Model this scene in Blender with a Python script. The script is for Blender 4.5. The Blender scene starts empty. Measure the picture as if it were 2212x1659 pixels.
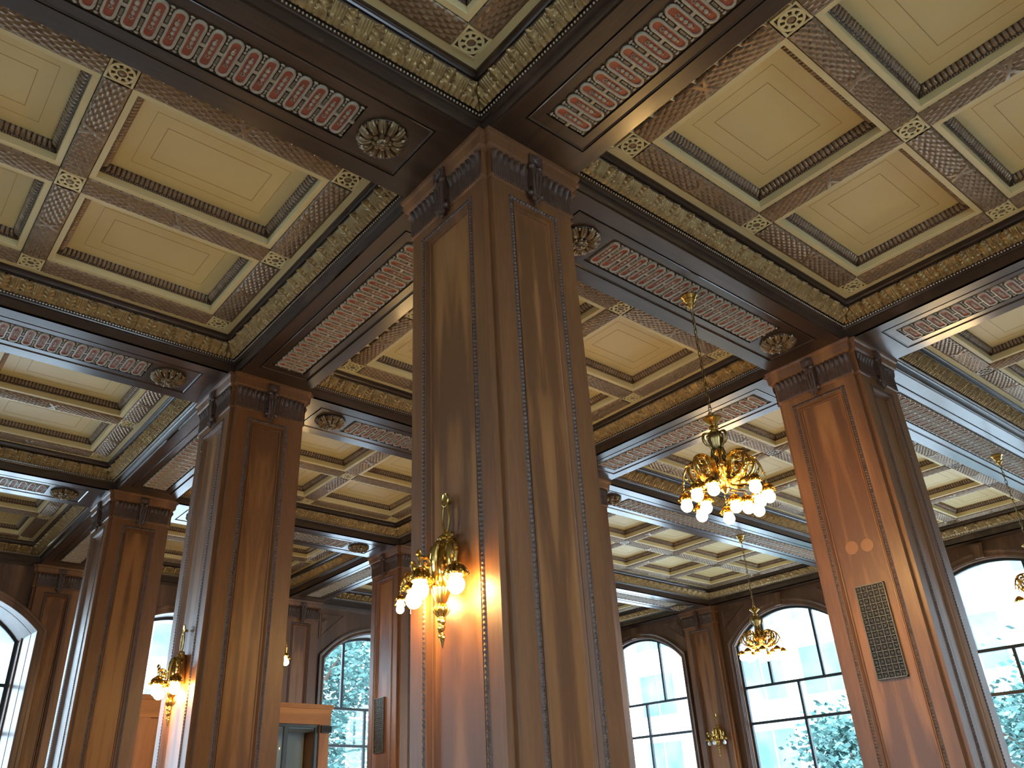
import bpy, math, random
import numpy as np
from mathutils import Matrix, Vector
PI = math.pi
random.seed(7)
SC = bpy.context.scene
COL = SC.collection

# ------------------------------------------------------------------ layout (metres)
ZS = 5.6                                  # height of the beam soffits above the floor
XL = [-8.16, 0.0, 4.533, 12.67]           # beam lines across the hall
YL = [-4.16, 0.0, 4.0, 7.914, 12.0]
BX, BY = 0.382, 0.400                     # half widths of the beams
SX, SY = 0.394, 0.440                     # half widths of the column shafts
NO = 0.045                                # notch at the column corners
NCX = [4, 2, 5]                           # coffers per bay along x
ZC = 0.312                                # coffer level above the soffit
XF, XWALL, XG = 12.33, 12.50, 12.62       # pilaster front, wall face, glass on the long wall
YF, YWALL, YG = 11.62, 11.80, 11.98

# ------------------------------------------------------------------ mesh collector
class MB:
    def __init__(s): s.v = []; s.f = []; s.n = 0
    def add(s, verts, faces, mat=0):
        verts = np.asarray(verts, float).reshape(-1, 3)
        faces = np.asarray(faces, int)
        if len(faces) == 0: return
        s.v.append(verts)
        m = mat if isinstance(mat, np.ndarray) else np.full(len(faces), mat, int)
        s.f.append((faces + s.n, m)); s.n += len(verts)
    def box(s, a, b, mat=0):
        x0, y0, z0 = a; x1, y1, z1 = b
        v = [(x0,y0,z0),(x1,y0,z0),(x1,y1,z0),(x0,y1,z0),(x0,y0,z1),(x1,y0,z1),(x1,y1,z1),(x0,y1,z1)]
        s.add(v, [(0,3,2,1),(4,5,6,7),(0,1,5,4),(1,2,6,5),(2,3,7,6),(3,0,4,7)], mat)
    def grid(s, P, mat=0, closed_u=False):
        nu, nv = P.shape[:2]
        idx = np.arange(nu*nv).reshape(nu, nv)
        if closed_u: idx = np.vstack([idx, idx[:1]])
        q = np.stack([idx[:-1,:-1], idx[1:,:-1], idx[1:,1:], idx[:-1,1:]], -1).reshape(-1, 4)
        if callable(mat): mat = mat(P)
        s.add(P.reshape(-1, 3), q, mat)
    def loops(s, loops, mat=0, cap0=False, cap1=False):
        P = np.array(loops, float); P = np.transpose(P, (1, 0, 2))
        s.grid(P, mat, closed_u=True)
        n = P.shape[0]
        for c, k in ((cap0, 0), (cap1, -1)):
            if c:
                L = P[:, k]; cen = L.mean(0)
                v = np.vstack([L, cen]); f = [(i, (i+1) % n, n) for i in range(n)]
                s.add(v, f, mat if not isinstance(mat, np.ndarray) else 0)
    def tube(s, path, rad, seg=8, mat=0, cap=True):
        P = np.array(path, float); n = len(P)
        r = np.full(n, rad) if np.isscalar(rad) else np.array(rad, float)
        if cap and 3 <= n <= 10:                       # round the control polygon off
            Q = np.column_stack([P, r]); E = np.vstack([2*Q[0]-Q[1], Q, 2*Q[-1]-Q[-2]]); out = []
            for i in range(1, n):
                for t in (0, .25, .5, .75):
                    a, b, c, d = E[i-1], E[i], E[i+1], E[i+2]
                    out.append(.5*(2*b + (c-a)*t + (2*a-5*b+4*c-d)*t*t + (3*b-a-3*c+d)*t**3))
            out.append(Q[-1]); Q = np.array(out); P, r, n = Q[:, :3], np.maximum(Q[:, 3], .0005), len(out)
        T = np.gradient(P, axis=0); T /= np.linalg.norm(T, axis=1)[:, None] + 1e-12
        ref = np.array([0, 0, 1.]) if abs(T[0][2]) < .9 else np.array([1., 0, 0])
        U = np.cross(T[0], ref); U /= np.linalg.norm(U); loops = []
        for i in range(n):
            U = U - T[i]*(U @ T[i]); U /= np.linalg.norm(U) + 1e-12
            W = np.cross(T[i], U)
            a = np.arange(seg)*2*PI/seg
            loops.append(P[i] + r[i]*(np.cos(a)[:, None]*U + np.sin(a)[:, None]*W))
        s.loops(loops, mat, cap, cap)
    def lathe(s, prof, c=(0,0,0), seg=20, lobes=0, la=0.0, mat=0, a0=0, a1=2*PI):
        a = np.arange(seg)*2*PI/seg; loops = []
        for p in prof:
            r, z = p[0], p[1]; l = (p[2] if len(p) > 2 else 1)*la
            rr = r*(1 + l*np.abs(np.cos(a*lobes/2)) - l*.5) if lobes else np.full(seg, r)
            loops.append(np.stack([c[0]+rr*np.cos(a), c[1]+rr*np.sin(a), np.full(seg, c[2]+z)], 1))
        s.loops(loops, mat)
    def ball(s, c, r, seg=10, mat=0, sc=(1,1,1)):
        n = max(4, seg//2); loops = []
        a = np.arange(seg)*2*PI/seg
        for k in range(n+1):
            t = PI*k/n
            loops.append(np.stack([c[0]+r*sc[0]*math.sin(t)*np.cos(a), c[1]+r*sc[1]*math.sin(t)*np.sin(a), np.full(seg, c[2]-r*sc[2]*math.cos(t))], 1))
        s.loops(loops, mat)
    def merge(s, o, M=None):
        V = np.vstack(o.v); 
        if M is not None:
            A = np.array(M); V = V @ A[:3,:3].T + A[:3,3]
        base = s.n; s.v.append(V)
        for f, m in o.f: s.f.append((f + base, m))
        s.n += len(V)
    def build(s, name, mats, parent=None, sharp=35, smooth=True, loc=None):
        me = bpy.data.meshes.new(name)
        V = np.vstack(s.v).astype(np.float32)
        tot = [f.shape[1] for f, m in s.f for _ in range(len(f))]
        tot = np.array(tot, np.int32)
        loops = np.concatenate([f.reshape(-1) for f, m in s.f]).astype(np.int32)
        mat = np.concatenate([m for f, m in s.f]).astype(np.int32)
        start = np.concatenate([[0], np.cumsum(tot)[:-1]]).astype(np.int32)
        me.vertices.add(len(V)); me.vertices.foreach_set('co', V.reshape(-1))
        me.loops.add(len(loops)); me.loops.foreach_set('vertex_index', loops)
        me.polygons.add(len(tot)); me.polygons.foreach_set('loop_start', start)
        me.polygons.foreach_set('loop_total', tot)
        me.polygons.foreach_set('material_index', mat)
        me.polygons.foreach_set('use_smooth', np.full(len(tot), smooth))
        me.update(calc_edges=True); me.validate()
        if smooth: me.set_sharp_from_angle(angle=math.radians(sharp))
        for m in (mats if isinstance(mats, (list, tuple)) else [mats]): me.materials.append(m)
        return link(name, me, parent, loc)

def link(name, me, parent=None, loc=None):
    o = bpy.data.objects.new(name, me); COL.objects.link(o)
    if parent is not None: o.parent = parent
    if loc is not None: o.location = loc
    return o
def tag(o, label=None, cat=None, group=None, kind=None):
    for k, v in (('label', label), ('category', cat), ('group', group), ('kind', kind)):
        if v: o[k] = v
    return o
def thing(name, label, cat, loc=(0,0,0), rz=0, group=None, kind=None):
    o = bpy.data.objects.new(name, None); COL.objects.link(o)
    o.empty_display_size = .2; o.location = loc; o.rotation_euler = (0, 0, rz)
    return tag(o, label, cat, group, kind)
def kids(o): return [c for c in COL.objects if c.parent == o]
def dup(o, loc, rz, label, cat=None, parent=None):
    r = o.copy(); COL.objects.link(r)
    if parent is None:
        r.location = loc; r.rotation_euler = (0, 0, rz); r['label'] = label
    r.parent = parent
    for c in kids(o): dup(c, None, None, None, parent=r)
    return r

# ------------------------------------------------------------------ materials
def mat(name, color, rough=.5, metal=0, spec=.5, coat=0, coat_r=.1, bump=0, bscale=200, var=None, vscale=3, emit=None, es=0):
    m = bpy.data.materials.new(name); m.use_nodes = True
    nt = m.node_tree; b = nt.nodes['Principled BSDF']
    b.inputs['Base Color'].default_value = (*color, 1); b.inputs['Roughness'].default_value = rough
    b.inputs['Metallic'].default_value = metal; b.inputs['Specular IOR Level'].default_value = spec
    b.inputs['Coat Weight'].default_value = coat; b.inputs['Coat Roughness'].default_value = coat_r
    tc = nt.nodes.new('ShaderNodeTexCoord')
    if var:
        n = nt.nodes.new('ShaderNodeTexNoise'); n.inputs['Scale'].default_value = vscale; n.inputs['Detail'].default_value = 6
        nt.links.new(tc.outputs['Object'], n.inputs['Vector'])
        r = nt.nodes.new('ShaderNodeValToRGB'); r.color_ramp.elements[0].position = .35; r.color_ramp.elements[1].position = .68
        r.color_ramp.elements[0].color = (*color, 1); r.color_ramp.elements[1].color = (*var, 1)
        nt.links.new(n.outputs['Fac'], r.inputs['Fac']); nt.links.new(r.outputs['Color'], b.inputs['Base Color'])
    if bump:
        n = nt.nodes.new('ShaderNodeTexNoise'); n.inputs['Scale'].default_value = bscale; n.inputs['Detail'].default_value = 3
        nt.links.new(tc.outputs['Object'], n.inputs['Vector'])
        bp = nt.nodes.new('ShaderNodeBump'); bp.inputs['Strength'].default_value = bump; bp.inputs['Distance'].default_value = .003
        nt.links.new(n.outputs['Fac'], bp.inputs['Height']); nt.links.new(bp.outputs['Normal'], b.inputs['Normal'])
    if emit:
        b.inputs['Emission Color'].default_value = (*emit, 1); b.inputs['Emission Strength'].default_value = es
    return m

def wood(name, dark, mid, light, rough=.35, coat=.25, coat_r=.2, axis='Z', figure=1.0, mirror=False, scale=1.0):
    """grained timber; axis = direction of the grain, mirror = book-matched veneer"""
    m = bpy.data.materials.new(name); m.use_nodes = True
    nt = m.node_tree; N = nt.nodes; L = nt.links; b = N['Principled BSDF']
    tc = N.new('ShaderNodeTexCoord'); sp = N.new('ShaderNodeSeparateXYZ'); L.new(tc.outputs['Object'], sp.inputs[0])
    oi = N.new('ShaderNodeObjectInfo')
    def val(i):
        if not mirror: return i
        a = N.new('ShaderNodeMath'); a.operation = 'ABSOLUTE'; L.new(i, a.inputs[0]); return a.outputs[0]
    cb = N.new('ShaderNodeCombineXYZ')
    k = {'X': (.10, 1, 1), 'Y': (1, .10, 1), 'Z': (1, 1, .10)}[axis]
    for i, o in enumerate('XYZ'):
        mu = N.new('ShaderNodeMath'); mu.operation = 'MULTIPLY_ADD'
        L.new(val(sp.outputs[o]) if o != 'Z' else sp.outputs[o], mu.inputs[0]); mu.inputs[1].default_value = k[i]*scale
        L.new(oi.outputs['Random'], mu.inputs[2]); L.new(mu.outputs[0], cb.inputs[i])
    n1 = N.new('ShaderNodeTexNoise'); n1.inputs['Scale'].default_value = 3.2; n1.inputs['Detail'].default_value = 3
    n1.inputs['Distortion'].default_value = .6*figure
    L.new(cb.outputs[0], n1.inputs['Vector'])
    fr = N.new('ShaderNodeMath'); fr.operation = 'MULTIPLY'; fr.inputs[1].default_value = 9*figure; L.new(n1.outputs['Fac'], fr.inputs[0])
    sn = N.new('ShaderNodeMath'); sn.operation = 'SINE'; L.new(fr.outputs[0], sn.inputs[0])
    n2 = N.new('ShaderNodeTexNoise'); n2.inputs['Scale'].default_value = 60; n2.inputs['Detail'].default_value = 4
    L.new(cb.outputs[0], n2.inputs['Vector'])
    mx = N.new('ShaderNodeMath'); mx.operation = 'MULTIPLY_ADD'; L.new(sn.outputs[0], mx.inputs[0]); mx.inputs[1].default_value = .22; L.new(n1.outputs['Fac'], mx.inputs[2])
    m2 = N.new('ShaderNodeMath'); m2.operation = 'MULTIPLY_ADD'; L.new(n2.outputs['Fac'], m2.inputs[0]); m2.inputs[1].default_value = .35; L.new(mx.outputs[0], m2.inputs[2])
    r = N.new('ShaderNodeValToRGB'); e = r.color_ramp.elements
    e[0].position = .38; e[0].color = (*dark, 1); e[1].position = .92; e[1].color = (*light, 1)
    q = e.new(.64); q.color = (*mid, 1)
    L.new(m2.outputs[0], r.inputs['Fac']); L.new(r.outputs['Color'], b.inputs['Base Color'])
    b.inputs['Roughness'].default_value = rough; b.inputs['Coat Weight'].default_value = coat; b.inputs['Coat Roughness'].default_value = coat_r
    bp = N.new('ShaderNodeBump'); bp.inputs['Strength'].default_value = .12; bp.inputs['Distance'].default_value = .001
    L.new(n2.outputs['Fac'], bp.inputs['Height']); L.new(bp.outputs['Normal'], b.inputs['Normal'])
    return m

COLW = wood('walnut_panel', (.125,.049,.016), (.210,.083,.025), (.280,.118,.037), .44, .15, .3)
VENE = wood('figured_walnut_veneer', (.130,.050,.016), (.225,.090,.027), (.290,.124,.038), .42, .15, .3, figure=1.3, mirror=True, scale=1.5)
CARVE = mat('carved_walnut', (.055,.026,.014), .5, coat=.08, coat_r=.3, var=(.095,.045,.024), vscale=20)
LION = mat('bronze_gilt', (.24,.155,.07), .34, metal=.5, var=(.15,.09,.04), vscale=18)
BEAMX = wood('dark_walnut_along_x', (.030,.016,.010), (.058,.031,.019), (.088,.050,.032), .30, .45, .16, axis='X')
BEAMY = wood('dark_walnut_along_y', (.030,.016,.010), (.058,.031,.019), (.088,.050,.032), .30, .45, .16, axis='Y')
GROOVE = mat('groove_black', (.008,.005,.004), .6)
CREAM = mat('cream_paint', (.73,.62,.34), .5, var=(.69,.57,.29), vscale=2)
PANEL = mat('ochre_cream_paint', (.73,.585,.285), .5, var=(.67,.52,.235), vscale=1.2)
LINE = mat('painted_line', (.42,.29,.13), .6)
BRONZE = mat('antique_bronze_leaf', (.30,.21,.13), .36, metal=.40, bump=.15, bscale=120, var=(.22,.145,.085), vscale=18)
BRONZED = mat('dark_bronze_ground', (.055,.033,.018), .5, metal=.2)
GOLD = mat('aged_gold', (.40,.27,.11), .32, metal=.5, var=(.25,.155,.062), vscale=16)
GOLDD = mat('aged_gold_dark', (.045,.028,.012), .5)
PEARL = mat('silvered_bead', (.55,.47,.33), .3, metal=.3)
RING = mat('plaster_ring', (.40,.335,.25), .4, var=(.33,.27,.19), vscale=30)
RED = mat('terracotta_red', (.42,.095,.055), .5, var=(.30,.075,.045), vscale=25)
BACKG = mat('taupe_ground', (.16,.125,.085), .5, metal=.15)
BRASS = mat('brass', (.62,.42,.13), .24, metal=1, var=(.50,.32,.09), vscale=14)
BRASSD = mat('dark_brass', (.34,.24,.09), .3, metal=1, var=(.22,.15,.06), vscale=20)
BULB = mat('lit_globe', (1,.9,.7), .3, emit=(1,.60,.20), es=95)
BULBD = mat('lit_globe_soft', (1,.9,.7), .3, emit=(1,.66,.28), es=60)
BULBW = mat('opal_globe', (.85,.87,.88), .25)
GRILL = mat('grille_metal', (.05,.048,.042), .45, metal=.4)
GRILLB = mat('grille_bars', (.13,.115,.085), .4, metal=.4)
BLACK = mat('vent_dark', (.015,.015,.015), .8)
FRAME = mat('window_frame_dark', (.022,.03,.034), .4)
WALLW = wood('wall_walnut', (.075,.034,.016), (.15,.072,.036), (.23,.115,.058), .38, .3, .22)
OAK = wood('orange_oak', (.36,.13,.03), (.50,.19,.045), (.58,.24,.065), .6, 0, .3, axis='X')
OAKZ = wood('orange_oak_upright', (.30,.11,.035), (.42,.16,.05), (.50,.21,.07), .6, 0, .3)
PLUG = wood('pale_walnut_plug', (.25,.105,.034), (.29,.125,.042), (.32,.145,.052), .4, .2, .25)
FLOORM = mat('floor_stone', (.40,.35,.29), .3, var=(.33,.28,.22), vscale=.8)
SPKR = mat('black_plastic', (.02,.02,.02), .5)
FACADE = mat('pale_facade', (.80,.80,.78), .8)
FACWIN = mat('facade_glass', (.028,.075,.10), .4, var=(.10,.17,.20), vscale=.6)
RAIL = mat('steel_rail', (.5,.55,.58), .5)
LEAFM = mat('tree_leaves', (.025,.085,.075), .6, var=(.10,.22,.20), vscale=1.5)
BARK = mat('bark', (.10,.07,.05), .9)
STREET = mat('street', (.42,.42,.42), .9)

def glass_mat():
    m = bpy.data.materials.new('window_glass'); m.use_nodes = True
    nt = m.node_tree; nt.nodes.clear()
    o = nt.nodes.new('ShaderNodeOutputMaterial'); t = nt.nodes.new('ShaderNodeBsdfTransparent'); g = nt.nodes.new('ShaderNodeBsdfGlossy')
    t.inputs[0].default_value = (.88,.96,1.0,1); g.inputs['Roughness'].default_value = .02
    f = nt.nodes.new('ShaderNodeFresnel'); f.inputs[0].default_value = 1.45; mx = nt.nodes.new('ShaderNodeMixShader')
    nt.links.new(f.outputs[0], mx.inputs[0]); nt.links.new(t.outputs[0], mx.inputs[1]); nt.links.new(g.outputs[0], mx.inputs[2]); nt.links.new(mx.outputs[0], o.inputs[0])
    return m
GLASS = glass_mat()

# ------------------------------------------------------------------ relief patterns
def scales(u, v, pu, pv, amp):
    h = np.zeros_like(u)
    r0 = np.floor(u/pu)
    for dr in (0, 1, 2):
        r = r0 - dr; a = (u - r*pu)/(2.1*pu)
        off = np.where(np.mod(r, 2) == 0, 0, .5)
        c = np.round(v/pv - off); b = (v - (c+off)*pv)/(pv*.56)
        w = np.sqrt(np.clip(1 - a**3, 0, 1))
        ins = (a >= 0) & (a < 1) & (np.abs(b) < w)
        hh = amp*(.15 + .85*a)*np.clip(1 - .75*(b/np.maximum(w, .05))**2, 0, 1)*np.clip((1-a)/.16, 0, 1)**.5 + amp*.12*np.exp(-(b/.14)**2)
        h = np.where(ins, np.maximum(h, hh), h)
    return h
def rib_h(L, w):
    def f(u, v):
        uu = np.abs(u - L/2); vv = v - w/2
        base = .016*np.sqrt(np.clip(1 - (vv/(w/2))**2, 0, 1))
        ed = np.clip((w/2 - np.abs(vv))/.014, 0, 1)**.6
        h = base + scales(uu, vv, .040, .046, .019)*ed
        x1 = np.abs((u - L/2) - vv*.55) < .017; x2 = np.abs((u - L/2) + vv*.55) < .017
        h = np.where(x1 | x2, base + .016*ed, h)
        return h
    return f
def egg_h(u, v):                                   # v 0..1 across the slope
    p = .036; du = (np.mod(u, p) - p/2)/(p*.40)
    e = np.sqrt(np.clip(1 - du**2, 0, 1))
    h = .003*np.sin(PI*np.clip(v, 0, 1)) + .015*e*np.sin(PI*np.clip((v-.24)/.80, 0, 1))**.6
    du2 = (np.mod(u, p/2) - p/4)/(p*.19)
    return h + np.where(v < .2, .007*np.sqrt(np.clip(1 - du2**2, 0, 1)), 0)
def acanthus_h(u, v):
    p = .18; q = np.mod(u, p) - p/2; a = np.abs(q)/(p/2)
    base = .010*np.sin(PI*v) + .018*v
    lobe = .5 + .5*np.cos(2*PI*(v*4.2 - a*1.2))
    lw = (.34 + .16*lobe)*np.sqrt(np.clip(1.03 - v**5, 0, 1))
    r = np.clip(1 - (a/np.maximum(lw, .03))**2, 0, 1)
    hl = np.where(a < lw, (.020 + .020*np.clip((v-.6)/.35, 0, 1)**1.5)*r**.4 + .006*np.exp(-(a/.07)**2) - .004*(1-lobe)*(a > .08), 0)
    b = np.abs(np.abs(q) - p/2)/(p*.27)              # fluted tongue between the leaves
    ht = np.where((b < 1) & (v < .95), (.015 + .0055*np.cos(b*PI*5))*np.sqrt(np.clip(1-b**4, 0, 1)), 0)
    h = np.maximum(hl, ht)
    p2 = .045; c = np.abs(np.mod(u, p2) - p2/2)/(p2/2); top = .34*np.sqrt(np.clip(1-c**2, 0, 1)) + .05
    low = np.where(v < top, .024*np.sqrt(np.clip(1 - c**2*.8, 0, 1)) + .004*np.cos(c*PI*2), 0)
    return base + np.maximum(h*np.clip(v/.15, 0, 1), low)
def reed_h(u, v):                                   # v 0 top .. 1 bottom
    r = .006*np.abs(np.cos(PI*u/.017))
    p = .050; du = (np.mod(u, p) - p/2)/(p*.46)
    k = np.sqrt(np.clip(1 - du**2 - ((v-.20)/.24)**2, 0, 1)); k2 = np.sqrt(np.clip(1 - (du*2.2)**2 - ((v-.17)/.12)**2, 0, 1))
    s = .35*np.clip(.42 - v, 0, 1)*np.abs(np.cos(PI*u/.03))
    return r + .016*k + .016*k2 + .03*s
def beadleaf_h(u, v):                               # carved strip round a panel
    p = .026; du = np.mod(u + v*.012, p)/p
    return (.009 + .004*np.sin(2*PI*du))*np.sin(PI*np.clip(v, 0, 1))
def cols(V, thr_fun):
    return V

def patch(mb, O, U, W, Nn, lu, lw, nu, nv, hf, unit_v=False, lo=None, mat_i=0):
    O, U, W, Nn = [np.array(a, float) for a in (O, U, W, Nn)]
    u, v = np.meshgrid(np.linspace(0, lu, nu), np.linspace(0, lw, nv), indexing='ij')
    h = hf(u, v/lw if unit_v else v)
    P = O + U*u[..., None] + W*v[..., None] + Nn*h[..., None]
    m = mat_i
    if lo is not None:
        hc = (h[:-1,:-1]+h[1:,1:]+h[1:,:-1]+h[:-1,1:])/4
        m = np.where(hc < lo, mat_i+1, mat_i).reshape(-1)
    mb.grid(P, m)

SIDES = [((1,0),(0,1)), ((0,1),(-1,0)), ((-1,0),(0,-1)), ((0,-1),(1,0))]
def rect_sides(x0, x1, y0, y1):
    return [((x0,y0),(1,0),(0,1),x1-x0), ((x1,y0),(0,1),(-1,0),y1-y0), ((x1,y1),(-1,0),(0,-1),x1-x0), ((x0,y1),(0,-1),(1,0),y1-y0)]
def slope_patch(mb, rect, d0, z0, d1, z1, du, nv, hf, lo=None, mat_i=0, sides=(0,1,2,3)):
    """relief running round a rectangle, mitred at the corners, between two (inset, height) pairs"""
    for k, (c, U, I, L) in enumerate(rect_sides(*rect)):
        if k not in sides: continue
        U = np.array([*U, 0.]); I = np.array([*I, 0.]); C = np.array([*c, 0.])
        nu = max(4, int(L/du)); t, w = np.meshgrid(np.linspace(0, 1, nu), np.linspace(0, 1, nv), indexing='ij')
        d = d0 + (d1-d0)*w; z = z0 + (z1-z0)*w
        u = d + t*(L - 2*d)
        edge = np.clip(np.minimum(u - d, L - d - u)/.03, 0, 1)
        uu = u - L/2
        h = hf(uu, w)*edge**.5
        s = math.hypot(d1-d0, z1-z0); n = ((z1-z0)/s, -(d1-d0)/s)
        P = C + U*u[..., None] + I*(d + h*n[0])[..., None] + np.array([0,0,1.])*(z + h*n[1])[..., None]
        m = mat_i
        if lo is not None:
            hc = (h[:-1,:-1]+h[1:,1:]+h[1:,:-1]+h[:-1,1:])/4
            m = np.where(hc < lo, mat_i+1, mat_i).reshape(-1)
        mb.grid(P, m)
def rect_loft(mb, rect, prof, mat=0, cap=False, cap_mat=None):
    x0, x1, y0, y1 = rect
    loops = [[(x0+d,y0+d,z),(x1-d,y0+d,z),(x1-d,y1-d,z),(x0+d,y1-d,z)] for d, z in prof]
    for a, b in zip(loops[:-1], loops[1:]):
        mb.add(a + b, [(i, (i+1) % 4, 4+(i+1) % 4, 4+i) for i in range(4)], mat)
    if cap: mb.add(loops[-1], [(0,1,2,3)], mat if cap_mat is None else cap_mat)

# ------------------------------------------------------------------ ceiling bays
CACHE = {}
def shared(key, make, name, mats, parent, loc=None, sharp=35):
    if key in CACHE: return link(name, CACHE[key], parent, loc)
    mb = MB(); make(mb); o = mb.build(name, mats, parent, sharp, loc=loc); CACHE[key] = o.data
    return o

def mk_block(mb):                                   # pierced square with a ring and eight petals
    s = .094
    rect_loft(mb, (-s,s,-s,s), [(0,.03),(0,-.004),(.014,-.008),(.018,-.002)], 0)
    mb.add([(-s,-s,.002),(s,-s,.002),(s,s,.002),(-s,s,.002)], [(0,1,2,3)], 1)
    def ring(r0, r1, z, m, n=32):
        a = np.arange(n)*2*PI/n
        L = [np.stack([r*np.cos(a), r*np.sin(a), np.full(n, zz)], 1) for r, zz in ((r0,.002),(r0,z),(r1,z),(r1,.002))]
        mb.loops(L, m)
    ring(.068, .084, -.009, 0); ring(.030, .040, -.011, 0)
    for k in range(8):
        a = k*PI/4; c, q = math.cos(a), math.sin(a)
        P = [(.036,-.006),(.072,-.013),(.072,.013),(.036,.006)]
        v = [(x*c-y*q, x*q+y*c, -.007) for x, y in P] + [(x*c-y*q, x*q+y*c, .002) for x, y in P]
        mb.add(v, [(0,1,2,3),(0,4,5,1),(1,5,6,2),(2,6,7,3),(3,7,4,0)], 0)
    mb.ball((0,0,.002), .030, 14, 2, (1,1,.35))

def make_bay(i, j):
    x0, x1 = XL[i]+BX, XL[i+1]-BX; y0, y1 = YL[j]+BY, YL[j+1]-BY
    W, H = x1-x0, y1-y0; n = NCX[i]; key = (round(W,3), round(H,3))
    names = ['four coffers long', 'two coffers square', 'five coffers long']
    where = {(0,0):'nearest overhead', (0,1):'left of the nearest column, big coffers in warm light', (0,2):'third along on the left, behind the second column',
             (0,3):'far left corner against the window wall', (1,0):'upper right, between the nearest and the grille column', (1,1):'behind the nearest column, over the lit chandelier',
             (1,2):'seen between second column and nearest column', (1,3):'far bay over the entrance box', (2,0):'right edge beyond the grille column',
             (2,1):'behind the lit chandelier', (2,2):'pale far bay below the lit chandelier', (2,3):'far corner beside the last pilaster'}
    c = thing('ceiling', 'coffered cream ceiling bay, %s, %s' % (names[i], where[(i,j)]), 'ceiling', ((x0+x1)/2, (y0+y1)/2, ZS), kind='structure')
    R = (-W/2, W/2, -H/2, H/2)
    def wood_edge(mb):
        rect_loft(mb, R, [(0,0),(0,.018),(.010,.020),(.010,.105),(.026,.112),(.030,.122),(.046,.126),(.052,.15)], 0)
        rect_loft(mb, R, [(.165,.252),(.165,.262),(.178,.264),(.186,.275),(.190,.294),(.204,.298),(.206,.313)], 0)
    shared(('we',key), wood_edge, 'cornice_board', BEAMX, c)
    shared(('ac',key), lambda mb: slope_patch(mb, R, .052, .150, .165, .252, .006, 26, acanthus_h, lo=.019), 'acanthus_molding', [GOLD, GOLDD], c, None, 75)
    def beads(mb):
        b = MB(); b.ball((0,0,0), .0085, 6)
        V = np.vstack(b.v); F = [f for f, m in b.f][0]
        for cc, U, I, L in rect_sides(*R):
            k = int((L-.09)/.026); us = .045 + (np.arange(k)+.5)*(L-.09)/k
            P = np.array([cc[0]+U[0]*us+I[0]*.044, cc[1]+U[1]*us+I[1]*.044, np.full(k,.131)]).T
            VV = (P[:,None,:] + V[None]).reshape(-1,3); FF = (F[None] + (np.arange(k)*len(V))[:,None,None]).reshape(-1,F.shape[1])
            mb.add(VV, FF)
    shared(('bd',key), beads, 'bead_molding', PEARL, c)
    # grid of ribs
    gx = [-W/2+.3635 + k*(W-.727)/n for k in range(n+1)]; gy = [-H/2+.3635 + k*(H-.727)/2 for k in range(3)]
    hw = .100
    def border(mb):
        rect_loft(mb, R, [(.206,.313),(.206,.310),(.262,.310),(.264,.33)], 0)
    shared(('bo',key), border, 'cream_border', CREAM, c)
    blk = 'cream' if i < 2 else 'bronze'
    for x in gx:
        for y in gy:
            shared(('blk',blk), mk_block, 'rosette_block', [CREAM, GOLDD, BRONZE] if blk=='cream' else [BRONZE, BRONZED, RING], c, (x, y, ZC-.012))
    dx, dy = gx[1]-gx[0], gy[1]-gy[0]
    def mkrib(L):
        def f(mb):
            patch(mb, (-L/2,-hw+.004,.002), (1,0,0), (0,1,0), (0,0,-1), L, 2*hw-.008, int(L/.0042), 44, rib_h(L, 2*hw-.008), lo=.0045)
        return f
    for y in gy:
        for k in range(n):
            L = dx-2*hw; shared(('rib',round(L,3)), mkrib(L), 'leaf_band', [BRONZE, BRONZED], c, ((gx[k]+gx[k+1])/2, y, ZC), 80)
    for x in gx:
        for k in range(2):
            L = dy-2*hw; o = shared(('rib',round(L,3)), mkrib(L), 'leaf_band', [BRONZE, BRONZED], c, (x, (gy[k]+gy[k+1])/2, ZC), 80); o.rotation_euler = (0,0,PI/2)
    a, b = dx/2-hw, dy/2-hw; Rc = (-a,a,-b,b)
    def coffer(mb):
        rect_loft(mb, Rc, [(-.003,.03),(0,-.004),(.040,-.004),(.043,0),(.043,.060),(.047,.060)], 0)
    def cpanel(mb):
        rect_loft(mb, Rc, [(.104,.118),(.106,.121),(.125,.121)], 0)
        mb.add([(-a+.125,-b+.125,.121),(a-.125,-b+.125,.121),(a-.125,b-.125,.121),(-a+.125,b-.125,.121)], [(0,1,2,3)], 0)
        for d, w in ((.22,.004),(.33,.006)):
            rect_loft(mb, Rc, [(d,.1212),(d,.1200),(d+w,.1200),(d+w,.1212)], 1)
    for p in range(n):
        for q in range(2):
            loc = ((gx[p]+gx[p+1])/2, (gy[q]+gy[q+1])/2, ZC)
            fr = shared(('cf',round(a,3),round(b,3)), coffer, 'coffer', CREAM, c, loc)
            shared(('cp',round(a,3),round(b,3)), cpanel, 'coffer_panel', [PANEL, LINE], fr, (0,0,0))
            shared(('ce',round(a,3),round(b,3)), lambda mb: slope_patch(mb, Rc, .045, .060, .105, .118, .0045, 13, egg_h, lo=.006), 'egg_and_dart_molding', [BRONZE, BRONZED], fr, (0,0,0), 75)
    return c
for i in range(3):
    for j in range(4): make_bay(i, j)

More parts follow.
